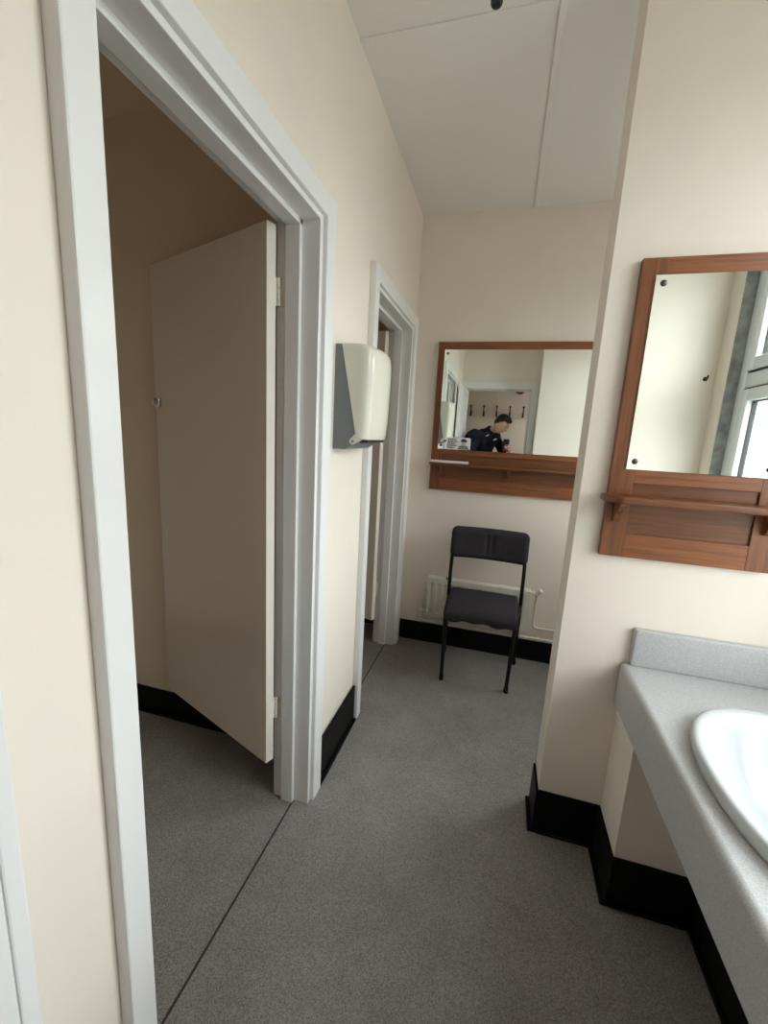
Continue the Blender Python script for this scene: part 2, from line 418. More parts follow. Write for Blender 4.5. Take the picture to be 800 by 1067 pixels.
# ------------------------------------------------------------------ mirrors
def wall_mirror(label, x0, x1, z0, z1, yw, gx0, gx1, gz0, gz1, zs, shelf_over, brackets, proj):
    """yw = wall face; frame projects towards -y"""
    yf = yw-.022
    t = thing('mirror', label, 'mirror', ((x0+x1)/2, yw, z0), 'framed mirrors with shelves')
    sw = .063
    zr0 = z0+.073; zp = z0+.226
    for a, b_ in ((x0, x0+sw), (x1-sw, x1)): obj('frame_stile', box(BM(), a, b_, yf, yw+.001, z0, z1, .0012), M['woodz'], t)
    obj('frame_top_rail', box(BM(), x0+sw, x1-sw, yf, yw+.001, z1-.09, z1, .0012), M['woodx'], t)
    obj('frame_middle_rail', box(BM(), x0+sw, x1-sw, yf, yw+.001, zp, gz0+.03, .0012), M['woodx'], t)
    obj('frame_bottom_rail', box(BM(), x0+sw, x1-sw, yf, yw+.001, z0, zr0, .0012), M['woodx'], t)
    obj('back_panel', box(BM(), x0+sw-.002, x1-sw+.002, yf+.007, yw+.001, zr0-.002, zp+.002), M['woodp'], t)
    g = box(BM(), gx0, gx1, yf-.005, yf-.0002, gz0, gz1, .0008, 1)
    gl = obj('mirror_glass', g, M['mirror'], t)
    for sx in (gx0+.020, gx1-.020):
        for sz in (gz0+.024, gz1-.022):
            s = BM(); ball(s, (sx, yf-.005, sz), .0085, (1, .55, 1), 10)
            obj('screw', s, M['darkmetal'], gl, smooth=60)
    # shelf with rounded front corners
    xa, xb = x0-shelf_over, x1+shelf_over; yb = yf; ya = yf-proj; r = .05
    pts = [(xa, yb), (xb, yb)]
    for i in range(9):
        a = i/8*PI/2; pts.append((xb-r+r*math.cos(a), ya+r-r*math.sin(a)))
    for i in range(9):
        a = PI/2+i/8*PI/2; pts.append((xa+r+r*math.cos(a), ya+r-r*math.sin(a)))
    obj('shelf', prism(BM(), pts, zs, zs+.019, 'xy', .003), M['woodp'], t, smooth=40)
    for bx in brackets:
        d = proj*.78; prof = [(yf, zs), (yf-d, zs), (yf-d, zs-.012), (yf-d*.82, zs-.024), (yf-d*.55, zs-.030), (yf-d*.36, zs-.040), (yf-d*.26, zs-.056), (yf-d*.14, zs-.064), (yf, zs-.066)]
        obj('shelf_bracket', prism(BM(), prof, bx-.009, bx+.009, 'yz', .0015), M['woodz'], t)
    return t
wall_mirror('portrait mirror in a mahogany frame on the near partition above the grey counter', .317, .759, 1.049, 1.888, PY0, .353, .722, 1.315, 1.843, 1.222, .020, (.346, .728), .085)
wall_mirror('wide landscape mirror in a mahogany frame on the far wall above the black chair', -.434, .53, 1.050, 1.941, YB, -.396, .49, 1.306, 1.897, 1.206, .006, (-.372, .044, .49), .072)

# leaflets on the far shelf and printed card stuck on the mirror
for i, (x0, x1, dz, dy) in enumerate(((-.432, -.196, 0, 0), (-.429, -.199, .0065, .003))):
    b = box(BM(), x0, x1, 2.593+dy, 2.650-dy, 1.2252+dz, 1.2312+dz, .001)
    o = obj('leaflet', b, M['paper'], None, loc=(x0, 2.62, 1.2252+dz))
    tag(o, ('white leaflet lying on the left end of the far mirror shelf, under another leaflet', 'white leaflet on top of the other at the left end of the far mirror shelf')[i], 'leaflet')
    o['group'] = 'leaflets on the far mirror shelf'
yg = YB-.022-.0052
c0, c1, cz0, cz1 = -.345, -.196, 1.309, 1.381
t = thing('printed_card', 'small white printed card with a grey portrait stuck on the far mirror corner', 'card', ((c0+c1)/2, yg, cz0))
pts = [(c0, cz0), (c1, cz0)]
for i in range(7):
    a = i/6*PI/2; pts.append((c1-.012+.012*math.cos(a), cz1-.012+.012*math.sin(a)))
for i in range(7):
    a = PI/2+i/6*PI/2; pts.append((c0+.012+.012*math.cos(a), cz1-.012+.012*math.sin(a)))
obj('card', prism(BM(), pts, yg-.0014, yg, 'xz'), M['paper'], t)
b = BM()
for za, xa, xb in ((1.367, .012, .062), (1.355, .010, .070), (1.343, .010, .058), (1.331, .010, .066), (1.319, .010, .05)):
    x = c0+xa
    while x < c0+xb:
        w = random.uniform(.006, .013); box(b, x, min(x+w, c0+xb), yg-.0019, yg-.0013, za-.0035, za+.0035); x += w+.003
obj('text_lines', b, M['ink'], t)
b = BM(); xc = c0+.108
prism(b, [(xc-.036, cz0+.001), (xc+.034, cz0+.001), (xc+.026, cz0+.020), (xc+.010, cz0+.026), (xc-.012, cz0+.026), (xc-.028, cz0+.020)], yg-.0020, yg-.0013, 'xz')
obj('portrait_shoulders', b, M['greyink'], t)
b = BM(); prism(b, [(xc+.0135*math.cos(a)*1.0, cz0+.038+.017*math.sin(a)) for a in [i/16*2*PI for i in range(16)]], yg-.0022, yg-.0013, 'xz')
obj('portrait_face', b, plain('pale_grey_ink', (.5, .5, .5), .6), t)
b = BM(); prism(b, [(xc-.018, cz0+.046), (xc+.020, cz0+.046), (xc+.016, cz0+.060), (xc+.004, cz0+.066), (xc-.010, cz0+.064), (xc-.017, cz0+.056)], yg-.0024, yg-.0013, 'xz')
obj('portrait_cap', b, M['ink'], t)

# ------------------------------------------------------------------ counter and basin
cx, cyy, bx, by, bn = .705, .905, .232, .300, 2.35
def sup(a, ax, ay, n=bn):
    c, s = math.cos(a), math.sin(a)
    return (cx+ax*math.copysign(abs(c)**(2/n), c), cyy+ay*math.copysign(abs(s)**(2/n), s))
# counter slab: profile with rounded nose, cut-out for the bowl
t = BM()
outer = [(.445, .182), (XR-.001, .182), (XR-.001, 1.404), (.445, 1.404)]
N = 64
ov = [t.verts.new((x, y, .702)) for x, y in outer]; oe = [t.edges.new((ov[i], ov[(i+1) % 4])) for i in range(4)]
iv = [t.verts.new((*sup(2*PI*i/N, bx-.024, by-.024), .702)) for i in range(N)]; ie = [t.edges.new((iv[i], iv[(i+1) % N])) for i in range(N)]
bmesh.ops.triangle_fill(t, edges=oe+ie, use_beauty=True)
ret = bmesh.ops.extrude_face_region(t, geom=list(t.faces))
for v in [g for g in ret['geom'] if isinstance(g, bmesh.types.BMVert)]: v.co.z = .664
bmesh.ops.recalc_face_normals(t, faces=t.faces)
b = BM(); merge(b, t)
nose = [(.4445, .664), (.470, .664), (.470, .560), (.430, .560)]
for i in range(7):
    a = PI-i/6*PI/2; nose.append((.445+.015*math.cos(a), .687+.015*math.sin(a)))
nose.append((.4455, .702))
nose = [(.4455, .6642), (.4455, .560), (.430, .560)]+[(.4455+.0155*math.cos(PI-i/6*PI/2), .6865+.0155*math.sin(PI-i/6*PI/2)) for i in range(7)]
prism(b, nose, .182, 1.404, 'xz')
o = obj('counter', b, M['laminate'], None, loc=(.7, .8, .56), smooth=35); tag(o, 'grey laminate vanity counter with deep front fascia below the near mirror', 'counter')
u = box(BM(), .453, XR-.001, 1.389, 1.4125, .7015, .824, .006, 3)
obj('upstand', u, M['laminate'], o, smooth=40)

def lathe_sup(rings):
    t = BM(); L = []
    for (fx, fy, z) in rings: L.append([t.verts.new((*sup(2*PI*i/N, fx, fy), z)) for i in range(N)])
    for a, c in zip(L, L[1:]):
        for i in range(N): t.faces.new((a[i], a[(i+1) % N], c[(i+1) % N], c[i]))
    t.faces.new(L[-1][::-1]); 
    return t
rim = [(bx-.040, by-.040, .690), (bx-.040, by-.040, .7026), (bx-.004, by-.004, .7026), (bx, by, .706), (bx, by, .722), (bx-.002, by-.002, .728), (bx-.007, by-.007, .7315), (bx-.014, by-.014, .7315), (bx-.022, by-.022, .729), (bx-.030, by-.030, .722), (bx-.042, by-.043, .705), (bx-.060, by-.064, .670), (bx-.085, by-.10, .630), (bx-.12, by-.15, .598), (bx-.16, by-.21, .582), (.02, .02, .575)]
t = lathe_sup(rim)
under = [(bx-.040, by-.040, .690), (bx-.070, by-.075, .650), (bx-.10, by-.12, .605), (bx-.15, by-.20, .570), (.02, .02, .566)]
t2 = lathe_sup(under); merge(t, t2)
bmesh.ops.remove_doubles(t, verts=t.verts, dist=.0002); bmesh.ops.recalc_face_normals(t, faces=t.faces)
o = obj('basin', t, M['ceramic'], None, loc=(cx, cyy, .7022), smooth=180); tag(o, 'white oval ceramic wash basin set in the grey counter', 'basin')
b = BM(); cyl(b, (cx, cyy, .573), (cx, cyy, .579), .021, n=24, bev=.002); cyl(b, (cx, cyy, .578), (cx, cyy, .581), .012, n=16)
obj('drain', b, M['chrome'], o, smooth=40, label='chrome drain')
b = BM(); cyl(b, (.902, cyy, .728), (.902, cyy, .80), .016, n=20, bev=.003); tube(b, [(.902, cyy, .79), (.86, cyy, .80), (.79, cyy, .795), (.785, cyy, .775)], .010, 14, .02); cyl(b, (.902, cyy, .80), (.902, cyy, .835), .02, .022, 20, .004)
obj('tap', b, M['chrome'], o, smooth=40, label='chrome tap')

# ------------------------------------------------------------------ towel dispenser
dy0, dy1 = 1.405, 1.685
t = thing('paper_towel_dispenser', 'cream and grey paper towel dispenser between the cubicle doors', 'dispenser', (XL, (dy0+dy1)/2, 1.319))
prof = [(XL-.001, 1.319), (XL-.001, 1.674), (XL+.026, 1.674), (XL+.085, 1.372), (XL+.070, 1.335), (XL+.045, 1.319)]
b = prism(BM(), [(x, z) for x, z in prof], dy0+.002, dy1-.002, 'xz', .002)
obj('back_plate', b, M['dgrey'], t, label='grey back plate')
# cover: rounded front shell, loft of plan outlines
def cover_ring(z, xb, d0, bow):
    pts = [(xb, dy0)]
    ym, hw, r = (dy0+dy1)/2, (dy1-dy0)/2, .040
    def fx(y): return XL+d0+bow*(1-((y-ym)/hw)**2)
    xc = fx(dy0+r)
    for i in range(7):
        a = i/6*PI/2; pts.append((xc-r+r*math.sin(a), dy0+r-r*math.cos(a)))
    for i in range(1, 16):
        y = dy0+r+(dy1-dy0-2*r)*i/16; pts.append((fx(y), y))
    for i in range(7):
        a = i/6*PI/2; pts.append((xc-r+r*math.cos(a), dy1-r+r*math.sin(a)))
    pts.append((xb, dy1))
    return [(x, y, z) for x, y in pts]
b = BM(); L = []
zs = [1.356, 1.372, 1.42, 1.50, 1.58, 1.625, 1.650, 1.664, 1.671, 1.674]
fr = [.108, .112, .116, .119, .121, .121, .118, .112, .103, .090]
for z, f in zip(zs, fr):
    xb_ = XL+.024+(1.676-z)/(1.676-1.372)*.061
    if z < 1.372: xb_ = XL+.080
    L.append([b.verts.new(p) for p in cover_ring(z, xb_, f, .030)])
n = len(L[0])
for a, c in zip(L, L[1:]):
    for i in range(n-1): b.faces.new((a[i], a[i+1], c[i+1], c[i]))
b.faces.new(L[0][::-1]); b.faces.new(L[-1])
for a, c in zip(L, L[1:]): b.faces.new((a[n-1], a[0], c[0], c[n-1]))
bmesh.ops.recalc_face_normals(b, faces=b.faces)
# hinge ear at the bottom back corner
for y in (dy0, dy1-.004):
    prism(b, [(XL+.085, 1.375), (XL+.092, 1.352), (XL+.086, 1.341), (XL+.076, 1.337), (XL+.066, 1.340), (XL+.062, 1.350), (XL+.068, 1.358)], y, y+.004, 'xz')
prism(b, [(XL+.078, 1.338), (XL+.092, 1.344), (XL+.112, 1.357), (XL+.10, 1.362), (XL+.078, 1.362)], dy0+.001, dy0+.005, 'xz')
c = obj('cover', b, M['dcover'], t, smooth=50, label='cream curved cover')
s = BM(); cyl(s, (XL+.076, dy0-.002, 1.348), (XL+.076, dy0+.003, 1.348), .005, n=14)
obj('pivot_screw', s, M['dgrey'], c, smooth=40)
b = box(BM(), XL+.05, XL+.120, dy0+.03, dy1-.03, 1.345, 1.3565, .003)
obj('towel_slot', b, M['dark'], t)

# ------------------------------------------------------------------ radiator
t = thing('radiator', 'small aged cream panel radiator behind the chair', 'radiator', (-.07, YB, .2))
x0, x1, z0, z1, yf = -.385, .250, .205, .486, 2.604
b = BM(); nx = 14; pitch = (x1-x0-.03)/nx
xs = [(x0, 0), (x0+.012, 0)]
for k in range(nx):
    s = x0+.015+k*pitch
    xs += [(s+pitch*.12, 1), (s+pitch*.42, 1), (s+pitch*.58, 0), (s+pitch*.96, 0)]
xs.append((x1, 0))
zz = [(z0, 0, 0), (z0+.008, 0, 1), (z0+.028, 0, 1), (z0+.040, 1, 1), (z1-.055, 1, 1), (z1-.042, 0, 1), (z1-.010, 0, 1), (z1, 0, 0)]
G = []
for (z, f, e) in zz:
    G.append([b.verts.new((x, yf+(.013*w*f)+(0 if e else .010), z)) for x, w in xs])
for a, c in zip(G, G[1:]):
    for i in range(len(xs)-1): b.faces.new((a[i], a[i+1], c[i+1], c[i]))
bk = [b.verts.new((x, 2.634, z)) for x, z in ((x0, z0), (x1, z0), (x1, z1), (x0, z1))]
b.faces.new(bk)
b.faces.new([G[0][i] for i in range(len(xs))][::-1]+[bk[0], bk[1]]); b.faces.new(G[-1][:]+[bk[2], bk[3]])
b.faces.new([g[0] for g in G]+[bk[3], bk[0]]); b.faces.new([g[-1] for g in G][::-1]+[bk[1], bk[2]])
bmesh.ops.recalc_face_normals(b, faces=b.faces)
box(b, x0+.07, x0+.11, 2.63, YB+.001, z0+.05, z1-.06); box(b, x1-.11, x1-.07, 2.63, YB+.001, z0+.05, z1-.06)
obj('panel', b, M['rad'], t)
b = BM(); cyl(b, (x0+.12, yf+.004, z1-.006), (x0+.12, yf+.004, z1+.006), .005, n=10)
obj('air_vent', b, M['darkmetal'], t)
yv = 2.622
b = BM(); cyl(b, (x0+.002, yv, .235), (x0-.030, yv, .235), .010, n=16); ball(b, (x0-.040, yv, .238), .016); cyl(b, (x0-.040, yv, .238), (x0-.040, yv, .272), .013, .011, 16, .003)
obj('lockshield_valve', b, M['rad'], t, smooth=40)
b = BM(); cyl(b, (x1-.002, yv, .465), (x1+.032, yv, .465), .011, n=16); cyl(b, (x1+.012, yv, .465), (x1+.020, yv, .465), .016, n=6); ball(b, (x1+.040, yv, .463), .016); cyl(b, (x1+.040, yv, .463), (x1+.062, yv-.012, .490), .013, .015, 12, .003)
obj('valve', b, M['rad'], t, smooth=40)
b = BM(); tube(b, [(x0-.040, yv, .238), (x0-.040, yv, .168), (x0+.02, 2.650, .163), (.95, 2.652, .150)], .0095, 12, .035)
obj('flow_pipe', b, M['rad'], t, smooth=40)
b = BM(); tube(b, [(x1+.040, yv, .46), (x1+.040, 2.648, .40), (x1+.040, 2.650, .228), (.95, 2.652, .226)], .0085, 12, .03)
obj('return_pipe', b, M['rad'], t, smooth=40)
b = BM()
for px_, pz in ((.33, .155),): cyl(b, (px_-.005, 2.651, pz), (px_+.005, 2.651, pz), .014, n=14); box(b, px_-.004, px_+.004, 2.655, YB, pz-.006, pz+.006)
obj('pipe_clip', b, M['rad'], t, smooth=40)

# ------------------------------------------------------------------ chair
t = thing('chair', 'black steel chair with charcoal fabric seat and back below the far mirror', 'chair', (-.03, 2.40, 0))
def pad(w, d, h, cuts, r):
    """rounded subdivided block centred at origin"""
    q = BM(); bmesh.ops.create_cube(q, size=1)
    bmesh.ops.subdivide_edges(q, edges=list(q.edges), cuts=cuts, use_grid_fill=True)
    for v in q.verts:
        p = Vector((v.co.x*w, v.co.y*d, v.co.z*h))
        c = Vector((max(-w/2+r, min(w/2-r, p.x)), max(-d/2+r, min(d/2-r, p.y)), max(-h/2+r, min(h/2-r, p.z))))
        e = p-c
        if e.length > 1e-9: p = c+e.normalized()*r
        v.co = p
    return q
q = pad(.402, .385, .062, 17, .024)
for v in q.verts:
    x, y, z = v.co
    k = (y+.19)/.38                      # 0 front, 1 back
    x *= .975+.045*k
    z += .010*(1-(x/.2)**2)*(1-((y)/.19)**2)*(1 if z > 0 else .0)
    if y < -.11: z -= ((-.11-y)/.08)**2*.020
    if z < -.02: z += .005*math.sin(x*55)*math.sin(y*31+1)+.004*math.sin(x*23+2)
    v.co = Vector((-.028+x, 2.352+y, .446+z-.012*k))
obj('seat', q, M['fabric'], t, smooth=180, label='charcoal fabric seat')
q = pad(.448, .070, .186, 45, .033)
for v in q.verts:
    x, y, z = v.co
    y += .030*(1-(x/.224)**2)            # curved backrest, hollow to the sitter
    if y < .03 and abs(z) < .085:
        for xc in (-.012, .020): y += .009*math.exp(-((x-xc)/.007)**2)*math.exp(-((z-.0)/.055)**2)
    yy = y+.10*z
    v.co = Vector((-.0225+x, 2.508+yy-.012, .764+z))
obj('backrest', q, M['fabric'], t, smooth=180, label='charcoal fabric backrest')
for sx, xf, xt, xb in ((-1, -.213, -.218, -.238), (1, .148, .158, .192)):
    b = BM(); tube(b, [(xf, 2.240, .006), (xt, 2.232, .405), (xt-.0*sx, 2.30, .412)], .011, 12, .03); cyl(b, (xf, 2.240, 0), (xf, 2.240, .03), .0135, n=14, bev=.002)
    obj('leg', b, M['tube'], t, smooth=50)
    b = BM(); tube(b, [(xb+.004*sx, 2.572, .006), (xb, 2.530, .30), (xb, 2.512, .45), (xb, 2.520, .60), (xb-.005*sx, 2.540, .80)], .011, 12, .05); cyl(b, (xb+.004*sx, 2.572, 0), (xb+.004*sx, 2.572, .03), .0135, n=14, bev=.002)
    obj('leg', b, M['tube'], t, smooth=50)
    b = BM(); tube(b, [(xt, 2.25, .411), (xb, 2.518, .405)], .010, 12, 0); 
    obj('seat_rail', b, M['tube'], t, smooth=50)
b = BM(); tube(b, [(-.238, 2.535, .262), (.192, 2.535, .262)], .009, 12, 0); obj('stretcher', b, M['tube'], t, smooth=50)
b = BM(); tube(b, [(-.218, 2.25, .409), (.158, 2.25, .409)], .009, 12, 0); obj('front_rail', b, M['tube'], t, smooth=50)

# ------------------------------------------------------------------ ceiling lampholder
t = thing('lampholder', 'small black lampholder hanging from the ceiling', 'lampholder', (-.139, 1.40, H))
b = BM(); cyl(b, (-.139, 1.40, H), (-.139, 1.40, H-.018), .045, .038, 28, .004); obj('ceiling_rose', b, M['dark'], t, smooth=50)
b = BM(); cyl(b, (-.139, 1.40, H-.018), (-.139, 1.40, H-.098), .018, .016, 24, .007); cyl(b, (-.139, 1.40, H-.050), (-.139, 1.40, H-.058), .021, n=24, bev=.002); obj('socket', b, M['dark'], t, smooth=50)

# ------------------------------------------------------------------ lobby: coat hooks, batten and alarm
b = box(BM(), -.176, -.128, -1.301, -1.289, 1.79, 2.75, .002)
struct('trim_9', b, M['wall'], 'upright cover strip above the coat hooks', 'trim')
t = thing('coat_hook_rail', 'painted coat rail with black double hooks seen in the far mirror', 'coat rail', (-.1, -1.30, 1.70))
obj('rail', box(BM(), -1.1, .95, -1.301, -1.277, 1.700, 1.788, .003), M['wall'], t)
for k in range(10):
    hx = -.893+k*.1865
    b = BM(); box(b, hx-.014, hx+.014, -1.281, -1.276, 1.712, 1.785, .002)
    tube(b, [(hx, -1.277, 1.755), (hx, -1.235, 1.765), (hx, -1.215, 1.80), (hx, -1.205, 1.852)], .008, 10, .02); ball(b, (hx, -1.205, 1.858), .016, n=10)
    tube(b, [(hx, -1.277, 1.735), (hx, -1.25, 1.715), (hx, -1.235, 1.722), (hx, -1.232, 1.738)], .007, 10, .015); ball(b, (hx, -1.232, 1.742), .008, n=10)
    obj('coat_hook', b, M['hookm'], t, smooth=50, label='black double coat hook')
t = thing('fire_alarm', 'red round fire alarm on the lobby wall in the far mirror', 'fire alarm', (.155, -1.30, 2.115))
b = BM(); cyl(b, (.155, -1.301, 2.115), (.155, -1.285, 2.115), .060, n=32, bev=.003); obj('base', b, M['red'], t, smooth=40)
b = BM(); ball(b, (.155, -1.285, 2.115), .072, (1, .55, 1)); obj('dome', b, M['red'], t, smooth=180)

q = (.956, .18, 1.741)
b = BM(); cyl(b, (q[0], .180, q[2]), (q[0], .186, q[2]), .011, n=16, bev=.002); tube(b, [(q[0], .184, q[2]), (q[0], .205, q[2]), (q[0], .212, q[2]+.014)], .004, 10, .008)
o = obj('wall_hook', b, M['hookm'], None, loc=q, smooth=50); tag(o, 'tiny dark hook on the cream wall reflected in the near mirror', 'hook')

# ------------------------------------------------------------------ person with a phone, seen in the far mirror
def evaluated(o):
    dg = bpy.context.evaluated_depsgraph_get(); dg.update()
    me = bpy.data.meshes.new_from_object(o.evaluated_get(dg)); q = BM(); q.from_mesh(me); bpy.data.meshes.remove(me); return q

def skin(verts, edges, radii, sub=2, root=0):
    me = bpy.data.meshes.new('s'); me.from_pydata([tuple(v) for v in verts], edges, [])
    o = bpy.data.objects.new('s', me); COL.objects.link(o)
    sm = o.modifiers.new('k', 'SKIN'); sm.use_smooth_shade = True
    for i, r in enumerate(radii):
        sv = me.skin_vertices[0].data[i]; sv.radius = (r, r) if not isinstance(r, tuple) else r; sv.use_root = (i == root)
    s = o.modifiers.new('u', 'SUBSURF'); s.levels = sub; s.render_levels = sub
    q = evaluated(o); bpy.data.objects.remove(o); bpy.data.meshes.remove(me); return q

def remesh(bm, vox, smooth=3):
    me = bpy.data.meshes.new('r'); bm.to_mesh(me); bm.free()
    o = bpy.data.objects.new('r', me); COL.objects.link(o)
    r = o.modifiers.new('r', 'REMESH'); r.mode = 'VOXEL'; r.voxel_size = vox; r.use_smooth_shade = True
    if smooth: c = o.modifiers.new('c', 'SMOOTH'); c.iterations = smooth; c.factor = .5
    q = evaluated(o); bpy.data.objects.remove(o); bpy.data.meshes.remove(me); return q

fwd = Vector((.80, .60, 0)).normalized(); rgt = Vector((fwd.y, -fwd.x, 0)); up = Vector((0, 0, 1))
pel = Vector((-.345, -.455, .97)); 
J = dict(pel=pel, abd=pel+Vector((.035, .02, .13)), che=Vector((-.265, -.385, 1.275)), upc=Vector((-.235, -.355, 1.385)), nec=Vector((-.165, -.300, 1.475)), hea=Vector((-.105, -.255, 1.545)))
shc = Vector((-.235, -.350, 1.435))
J['shR'] = shc+rgt*.175+Vector((0, 0, -.005)); J['shL'] = shc-rgt*.185+Vector((-.02, 0, -.01))
J['elR'] = Vector((.055, -.400, 1.150)); J['wrR'] = Vector((.062, -.135, 1.215))
J['elL'] = J['shL']+Vector((-.02, .0, -.30)); J['wrL'] = J['elL']+Vector((.17, .02, -.16))
for s, k in ((1, 'R'), (-1, 'L')):
    J['hip'+k] = pel+rgt*(.095*s)+Vector((0, 0, -.06))
    J['kne'+k] = Vector((-.31, -.45, .50))+rgt*(.115*s); J['ank'+k] = Vector((-.355, -.475, .09))+rgt*(.125*s)
    J['toe'+k] = J['ank'+k]+fwd*.15+Vector((0, 0, -.055))
names = list(J); ix = {n: i for i, n in enumerate(names)}
E_ = [('pel', 'abd'), ('abd', 'che'), ('che', 'upc'), ('upc', 'nec'), ('nec', 'hea'), ('upc', 'shR'), ('upc', 'shL'), ('shR', 'elR'), ('elR', 'wrR'), ('shL', 'elL'), ('elL', 'wrL'),
      ('pel', 'hipR'), ('pel', 'hipL'), ('hipR', 'kneR'), ('hipL', 'kneL'), ('kneR', 'ankR'), ('kneL', 'ankL'), ('ankR', 'toeR'), ('ankL', 'toeL')]
RAD = dict(pel=.120, abd=.108, che=.100, upc=.060, nec=.054, hea=.052, shR=.050, shL=.050, elR=.040, elL=.040, wrR=.027, wrL=.027, hipR=.088, hipL=.088, kneR=.056, kneL=.056, ankR=.038, ankL=.038, toeR=.030, toeL=.030)
body = skin([J[n] for n in names], [(ix[a], ix[b_]) for a, b_ in E_], [RAD[n] for n in names])

# head, modelled facing local +Y then turned
def head_mesh():
    q = BM(); bmesh.ops.create_icosphere(q, subdivisions=5, radius=1)
    g = lambda a, s: math.exp(-(a/s)**2)
    for v in q.verts:
        x, y, z = v.co
        X, Y, Z = x*.074, y*.094, z*.112
        if z < 0: X *= 1-.30*(-z)**1.5; Y *= 1-.10*(-z)
        if y > 0:
            Y *= 1-.10*(1-abs(x))*(1 if z > -.9 else 0)
            Y += .030*g(x, .17)*g(z+.22, .17)+.014*g(x, .14)*g(z+.02, .18)           # nose and bridge
            Y += .008*g(x, .75)*g(z-.20, .14)                                         # brow
            Y -= .013*(g(x-.40, .20)+g(x+.40, .20))*g(z-.02, .13)                     # eye sockets
            Y += .007*g(x, .30)*g(z+.50, .055)+.007*g(x, .26)*g(z+.60, .055)-.005*g(x, .32)*g(z+.55, .03)   # lips
            Y += .013*g(x, .30)*g(z+.86, .13)                                         # chin
            Y += .006*(g(x-.55, .2)+g(x+.55, .2))*g(z+.18, .18)                       # cheekbones
        else:
            Y += .016*(-z)*(1 if z < 0 else 0)
        v.co = Vector((X, Y, Z))
    for s in (-1, 1):   # ears
        e = BM(); bmesh.ops.create_uvsphere(e, u_segments=20, v_segments=12, radius=1)
        for v in e.verts:
            x, y, z = v.co; k = .6 if (x*s > .2 and (y*y+z*z) < .35) else 1
            v.co = Vector((s*.074+x*.010*k, -.008+y*.018+.006*z, -.004+z*.031))
        merge(q, e)
    return q
hf = Vector((.72, .40, -.58)).normalized(); hu = Vector((.33, .16, .92)); hu = (hu-hf*hu.dot(hf)).normalized(); hr = hf.cross(hu)
hc = Vector((-.052, -.205, 1.570))
HM = Matrix((( hr.x, hf.x, hu.x, hc.x), (hr.y, hf.y, hu.y, hc.y), (hr.z, hf.z, hu.z, hc.z), (0, 0, 0, 1)))
hd = head_mesh(); bmesh.ops.transform(hd, matrix=HM, verts=hd.verts)
merge(body, hd)

def hand(palm_pts, palm_r, fingers):
    q = skin([p for p in palm_pts], [(i, i+1) for i in range(len(palm_pts)-1)], palm_r, 2)
    for ch, r in fingers: merge(q, skin(ch, [(i, i+1) for i in range(len(ch)-1)], [r*(1-.09*i) for i in range(len(ch))], 2))
    return q
# right hand: palm at the phone's edge, four fingers across its back, thumb along the other face
V = Vector; py = -.0225
fing = []
for k, (z, ln) in enumerate(((1.322, .0), (1.303, -.008), (1.284, -.004), (1.266, .010))):
    fing.append(([V((.066, -.066, z-.012)), V((.081, -.042, z-.004)), V((.062, py+.002, z)), V((.034, py+.0015, z+.002)), V((.010+ln, py, z+.003))], .0083-.0004*k))
fing.append(([V((.056, -.095, 1.262)), V((.050, -.082, 1.292)), V((.038, -.063, 1.315)), V((.022, -.0555, 1.328))], .0105))
merge(body, hand([V(J['wrR']), V((.064, -.105, 1.240)), V((.067, -.078, 1.272)), V((.067, -.070, 1.305))], [(.025, .022), (.030, .019), (.032, .014), (.024, .011)], fing))
# left hand, relaxed
w = J['wrL']; d = Vector((.93, .12, -.35)).normalized(); sd = Vector((.25, -.35, .3)).cross(d).normalized(); nn = d.cross(sd)
fing = []
for k, (o_, ln) in enumerate(((-.030, .074), (-.010, .082), (.010, .076), (.029, .060))):
    p = w+d*.085+sd*o_
    c1 = p+d*ln*.5-nn*.010; c2 = c1+d*ln*.3-nn*.018; c3 = c2+d*ln*.16-nn*.018
    fing.append(([w+d*.05+sd*o_*.7, p, c1, c2, c3], .0086))
fing.append(([w+d*.02-sd*.02, w+d*.045-sd*.045, w+d*.075-sd*.056-nn*.008, w+d*.098-sd*.056-nn*.014], .0105))
merge(body, hand([w, w+d*.04, w+d*.085], [(.026, .022), (.038, .016), (.040, .013)], fing))
body = remesh(body, .0055, 2)
person = obj('person', body, M['skin'], None, loc=(-.355, -.455, 0), smooth=180)
tag(person, 'person in a navy zip jacket leaning over a phone, seen in the far mirror', 'person')

# clothing
jn = ['pel', 'abd', 'che', 'upc', 'shR', 'elR', 'wrR', 'shL', 'elL', 'wrL']
je = [('pel', 'abd'), ('abd', 'che'), ('che', 'upc'), ('upc', 'shR'), ('upc', 'shL'), ('shR', 'elR'), ('elR', 'wrR'), ('shL', 'elL'), ('elL', 'wrL')]
jr = dict(pel=.150, abd=.142, che=.148, upc=.125, shR=.074, shL=.074, elR=.056, elL=.058, wrR=.041, wrL=.041)
JJ = {k: J[k].copy() for k in jn}
JJ['wrR'] = J['wrR'].lerp(J['elR'], .12); JJ['wrL'] = J['wrL'].lerp(J['elL'], .10)
jk = skin([JJ[n] for n in jn], [(jn.index(a), jn.index(b_)) for a, b_ in je], [jr[n] for n in jn])
ax_ = (J['hea']-J['nec']).normalized()
